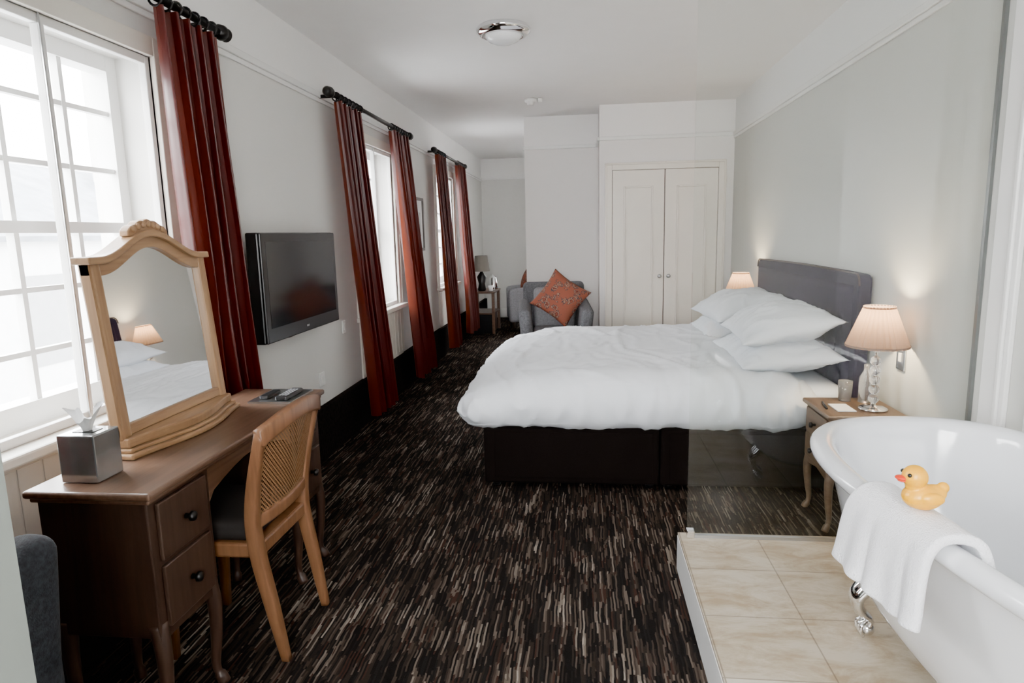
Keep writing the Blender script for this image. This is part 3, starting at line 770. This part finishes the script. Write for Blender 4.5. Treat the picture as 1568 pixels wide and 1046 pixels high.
for y in (1.885, 2.215):
    sweep('front_leg', [(-1.385, y, .39), (-1.39, y, .2), (-1.395, y, 0)], [.022, .018, .014], M_chairw, C, n=12, square=True)

# ------------------------------------------------------------------ armchairs
def armchair(name, loc, rot, w=.70, d=.72, mat=M_grey, smat=M_greyl, bh=.86, ah=.62, aw=.12, flare=.035):
    g = grp(name, loc, rot, True)
    hw = w/2
    rblock('seat_base', -hw+.02, hw-.02, -d/2+.04, d/2-.02, .14, .32, .03, mat, g, cuts=12)
    rblock('seat_cushion', -hw+aw-.01, hw-aw+.01, -d/2, d/2-.14, .31, .46, .05, smat, g, cuts=18)
    def af(s):
        def f(p, n):
            k = (p.z-.14)/(ah-.14)
            q = Vector(p); q.x += s*flare*k**2
            q.z += .05*max(0, (p.y+d/2)/d)*k
            return q
        return f
    rblock('arm_left', -hw, -hw+aw, -d/2, d/2-.02, .14, ah, .045, mat, g, cuts=18, fn=af(-1))
    rblock('arm_right', hw-aw, hw, -d/2, d/2-.02, .14, ah, .045, mat, g, cuts=18, fn=af(1))
    def bf(p, n):
        q = Vector(p); k = max(0, (p.z-.3)/(bh-.3)); q.y += .05*k; return q
    rblock('back', -hw+.01, hw-.01, d/2-.14, d/2-.02, .16, bh, .05, mat, g, cuts=20, fn=bf)
    rblock('back_cushion', -hw+aw, hw-aw, d/2-.22, d/2-.12, .42, bh-.05, .05, smat, g, cuts=18, fn=bf)
    for x in (-hw+.06, hw-.06):
        for y in (-d/2+.07, d/2-.07):
            sweep('foot', [(x, y, .15), (x, y, 0)], [.026, .018], M_deskd, g, n=12)
    return g
armchair('armchair', (-.30, 6.52, 0), .08, w=.66, d=.76, bh=.90, ah=.68)
cg = grp('scatter_cushion', (-.26, 6.43, .66))
def stand_cushion(g, loc, s, t, tilt, spin, yaw, mat):
    bm = bmesh.new(); n = 26; G = {}
    R = Matrix.Rotation(yaw, 4, 'Z') @ Matrix.Rotation(tilt, 4, 'X') @ Matrix.Rotation(spin, 4, 'Y')
    for side in (1, -1):
        for i in range(n+1):
            for j in range(n+1):
                u = -1+2*i/n; v = -1+2*j/n
                if side == -1 and (i in (0, n) or j in (0, n)): G[(-1, i, j)] = G[(1, i, j)]; continue
                th = t*((1-abs(u)**2.4)**.6)*((1-abs(v)**2.4)**.6)
                px = s*u*(1-.1*(1-v*v)); pz = s*v*(1-.1*(1-u*u))
                G[(side, i, j)] = bm.verts.new(Vector(loc)+R @ Vector((px, side*th*.5, pz)))
        for i in range(n):
            for j in range(n): bm.faces.new([G[(side, i, j)], G[(side, i+1, j)], G[(side, i+1, j+1)], G[(side, i, j+1)]])
    return mk('cushion', bm, mat, g, smooth=True)
stand_cushion(cg, (-.24, 6.47, .765), .22, .16, -.38, .62, .0, M_cush)
armchair('armchair', (-1.412, 1.058, 0), math.radians(-90), w=.46, d=.42, mat=M_greyd, smat=M_greyd, bh=.765, ah=.56, aw=.08, flare=0)

# ------------------------------------------------------------------ far alcove
g = grp('side_table', (-1.43, 9.5, 0))
box('top', -1.64, -1.26, 9.1, 9.75, .58, .605, M_desk, g, bevel=.006)
for x in (-1.61, -1.29):
    for y in (9.14, 9.71): box('leg', x-.02, x+.02, y-.02, y+.02, 0, .58, M_desk, g, bevel=.003)
box('shelf', -1.62, -1.28, 9.12, 9.73, .28, .30, M_desk, g)
box('mini_fridge', -1.6, -1.31, 9.18, 9.66, .0, .27, M_blackp, g, bevel=.006)
g = grp('desk_lamp', (-1.45, 9.3, .605))
lathe('body', [(.05, .001), (.06, .02), (.045, .1), (.07, .2), (.02, .27), (.01, .3)], (-1.47, 9.3, .605), M_iron, g, seg=28)
lathe('shade', [(.12, .28), (.09, .50)], (-1.47, 9.3, .605), M_shadeg, g, seg=36, cap=False)
g = grp('kettle', (-1.36, 9.5, .605))
lathe('body', [(.003, .001), (.07, .001), (.072, .03), (.055, .16), (.03, .19), (.012, .2), (.012, .215), (.003, .217)], (-1.35, 9.60, .605), M_chrome, g, seg=32)
sweep('handle', catmull([(-1.35, 9.65, .78), (-1.35, 9.71, .76), (-1.35, 9.71, .67), (-1.35, 9.66, .65)], 6), .009, M_blackp, g, n=10)
g = grp('coffee_mug', (-1.32, 9.2, .605))
lathe('cup', [(.03, .001), (.038, .08), (.035, .08), (.028, .006)], (-1.33, 9.2, .605), M_plw, g, seg=24)
sweep('mug_handle', catmull([(-1.292, 9.2, .67), (-1.276, 9.2, .66), (-1.276, 9.2, .63), (-1.296, 9.2, .62)], 5), .005, M_plw, g, n=8)
armchair('armchair', (-.86, 9.62, 0), math.radians(-80), w=.62, d=.56, bh=.84, ah=.62, mat=M_greyl)
cg = grp('scatter_cushion', (-.84, 9.55, .66))
stand_cushion(cg, (-.84, 9.56, .74), .20, .15, -.35, .5, math.radians(-80), M_cush)

# ------------------------------------------------------------------ bathroom platform, screen, tub
PX, PY, PZT = .38, 2.61, .16
box('floor_platform', PX+.008, XR, YB, PY, 0, PZT-.012, M_trim)
box('floor_tiles', PX, XR, YB, PY, PZT-.012, PZT, M_tile)
box('trim_5', PX-.002, PX+.008, YB, PY, 0, PZT-.013, M_trim)
gs = grp('glass_screen', (.9, 2.57, PZT))
box('glass_pane', PX+.03, XR-.012, 2.566, 2.576, PZT+.006, 2.45, M_glass, gs)
box('wall_channel', XR-.013, XR-.001, 2.562, 2.580, PZT, 2.45, M_chan, gs)
box('floor_channel', PX+.03, XR-.03, 2.562, 2.580, PZT, PZT+.012, M_brush, gs)
box('clamp', PX+.028, PX+.06, 2.555, 2.587, PZT+.001, PZT+.035, M_chrome, gs, bevel=.004)

TU = grp('clawfoot_bathtub', (1.04, 1.49, PZT))
TCX, TCY, TA, TB_ = 1.045, 1.50, .365, .80
def tubpt(th, inset, z, e=2.5):
    c_, s_ = math.cos(th), math.sin(th)
    a = TA-inset; b = TB_-inset*1.25
    y = TCY+b*math.copysign(abs(s_)**(2/e), s_)
    a *= 1+.16*(y-1.5)/.5
    return Vector((TCX+a*math.copysign(abs(c_)**(2/e), c_), y, z))
prof = [(.33, .262), (.26, .265), (.20, .278), (.155, .31), (.125, .36), (.10, .44), (.08, .54), (.062, .63), (.048, .69), (.040, .712),
        (.022, .712), (.006, .720), (0, .736), (.006, .752), (.020, .763), (.036, .765), (.052, .758), (.062, .742), (.068, .70), (.082, .60), (.10, .50), (.125, .40), (.16, .34), (.22, .31), (.30, .30)]
bm = bmesh.new(); n_ = 96; rings = []
for ins, z in prof:
    rings.append([bm.verts.new(tubpt(2*math.pi*i/n_, ins, z)) for i in range(n_)])
for a, b in zip(rings, rings[1:]):
    for i in range(n_): bm.faces.new((a[i], a[(i+1) % n_], b[(i+1) % n_], b[i]))
bm.faces.new(rings[0]); bm.faces.new(rings[-1])
mk('tub_shell', bm, M_bath, TU, smooth=True, sub=1)
for sx in (-1, 1):
    for fy in (1.94, 1.06):
        pts = catmull([(TCX+sx*.19, fy, .335), (TCX+sx*.225, fy, .29), (TCX+sx*.215, fy, .245), (TCX+sx*.185, fy, .215), (TCX+sx*.19, fy, .19)], 6)
        n2 = len(pts); sweep('claw_leg', pts, [.042-.024*min(1, i/(n2*.75)) for i in range(n2)], M_chrome, TU, n=16, sx=.6)
        ball('claw_ball', (TCX+sx*.19, fy, .183), .022, M_chrome, TU)
        for k in (-1, 0, 1):
            yk = fy+k*.018
            sweep('claw', catmull([(TCX+sx*.19, fy+k*.006, .212), (TCX+sx*.212, yk, .200), (TCX+sx*.213, yk, .178), (TCX+sx*.206, yk, .165)], 4), .0055, M_chrome, TU, n=8)

# towel over the rim
bm = bmesh.new(); G = []
xr = TCX-TA
pp = [Vector((a, 0, b)) for a, b in [(xr-.030, .585), (xr-.026, .63), (xr-.024, .69), (xr-.018, .745), (xr+.002, .775), (xr+.034, .784), (xr+.064, .775), (xr+.078, .74), (xr+.088, .68), (xr+.10, .63)]]
pc = catmull(pp, 6)
m_ = len(pc)
for k, p in enumerate(pc):
    t = k/(m_-1); row = []
    for i in range(41):
        s = i/40
        hang = max(0, 1-t*2.6)
        y = 1.29+.29*s+(.06*hang*(s-.2))+.012*math.sin(t*5)
        f = (.014*math.sin(s*9+1)+.008*math.sin(s*21))*hang
        z = p.z+.028*(1-s)*hang**2-.04*hang*(1-abs(s-.25))*.8
        row.append(bm.verts.new((p.x-abs(f)-.004*hang+(1.5-y)*.13, y, z)))
    G.append(row)
for k in range(m_-1):
    for i in range(40): bm.faces.new((G[k][i], G[k][i+1], G[k+1][i+1], G[k+1][i]))
tw = mk('towel', bm, M_towel, None, smooth=True, solid=.022, sub=1)

# duck
DK = grp('rubber_duck', (.715, 1.40, .795))
dx, dy, dz = .720, 1.420, .797
bm = bmesh.new()
def addsph(c, r, sc):
    q = bmesh.ops.create_uvsphere(bm, u_segments=24, v_segments=16, radius=r)
    for v in q['verts']: v.co = Vector((v.co.x*sc[0], v.co.y*sc[1], v.co.z*sc[2]))+Vector(c)
addsph((dx, dy, dz+.026), .036, (1.15, .9, .78))
addsph((dx+.022, dy, dz+.034), .024, (1.1, .8, .8))
addsph((dx+.040, dy, dz+.046), .012, (1.1, .8, 1.1))
addsph((dx-.018, dy, dz+.050), .018, (1, 1, 1))
addsph((dx-.018, dy, dz+.070), .0255, (1, 1, 1))
addsph((dx+.008, dy-.028, dz+.030), .020, (1.2, .45, .7))
addsph((dx+.008, dy+.028, dz+.030), .020, (1.2, .45, .7))
dk = mk('body', bm, M_duck, DK, smooth=True)
md = dk.modifiers.new('r', 'REMESH'); md.mode = 'VOXEL'; md.voxel_size = .0018; md.use_smooth_shade = True
md = dk.modifiers.new('s', 'SMOOTH'); md.iterations = 6
ball('beak_upper', (dx-.046, dy, dz+.068), .011, M_beak, DK, (1.1, 1.1, .45), 16)
ball('beak_lower', (dx-.043, dy, dz+.062), .009, M_beak, DK, (1.1, 1, .4), 16)
for s in (-1, 1): ball('eye', (dx-.036, dy+s*.0155, dz+.078), .0045, M_blackp, DK, (1, 1, 1), 12)

# ------------------------------------------------------------------ world + camera
wd = bpy.data.worlds.new('sky'); S.world = wd; wd.use_nodes = True
nt = wd.node_tree; bg = nt.nodes['Background']
tc = N(nt, 'ShaderNodeTexCoord'); sp = N(nt, 'ShaderNodeSeparateXYZ'); L(nt, tc.outputs['Generated'], sp.inputs[0])
r = N(nt, 'ShaderNodeValToRGB'); r.color_ramp.elements[0].position = 0; r.color_ramp.elements[0].color = (1, .995, .99, 1)
r.color_ramp.elements[1].position = .8; r.color_ramp.elements[1].color = (.93, .965, 1, 1)
L(nt, sp.outputs['Z'], r.inputs['Fac']); L(nt, r.outputs['Color'], bg.inputs['Color'])
bg.inputs['Strength'].default_value = 18

S.view_settings.view_transform = 'AgX'
S.view_settings.look = 'AgX - Punchy'
S.view_settings.exposure = 1.85

cam = bpy.data.cameras.new('camera'); co = bpy.data.objects.new('camera', cam); COL.objects.link(co)
F = 1000.0
cam.sensor_width = 36; cam.sensor_fit = 'HORIZONTAL'; cam.lens = F/1568*36; cam.clip_start = .02
Yc = Vector((111, 167, -F)).normalized()
X0 = Vector((1, .023, 0)); Xc = (X0-Yc*X0.dot(Yc)).normalized(); Zc = Xc.cross(Yc)
R = Matrix((Xc, Yc, Zc))
co.matrix_world = Matrix.Translation((0, 0, 1.40)) @ R.to_4x4()
S.camera = co
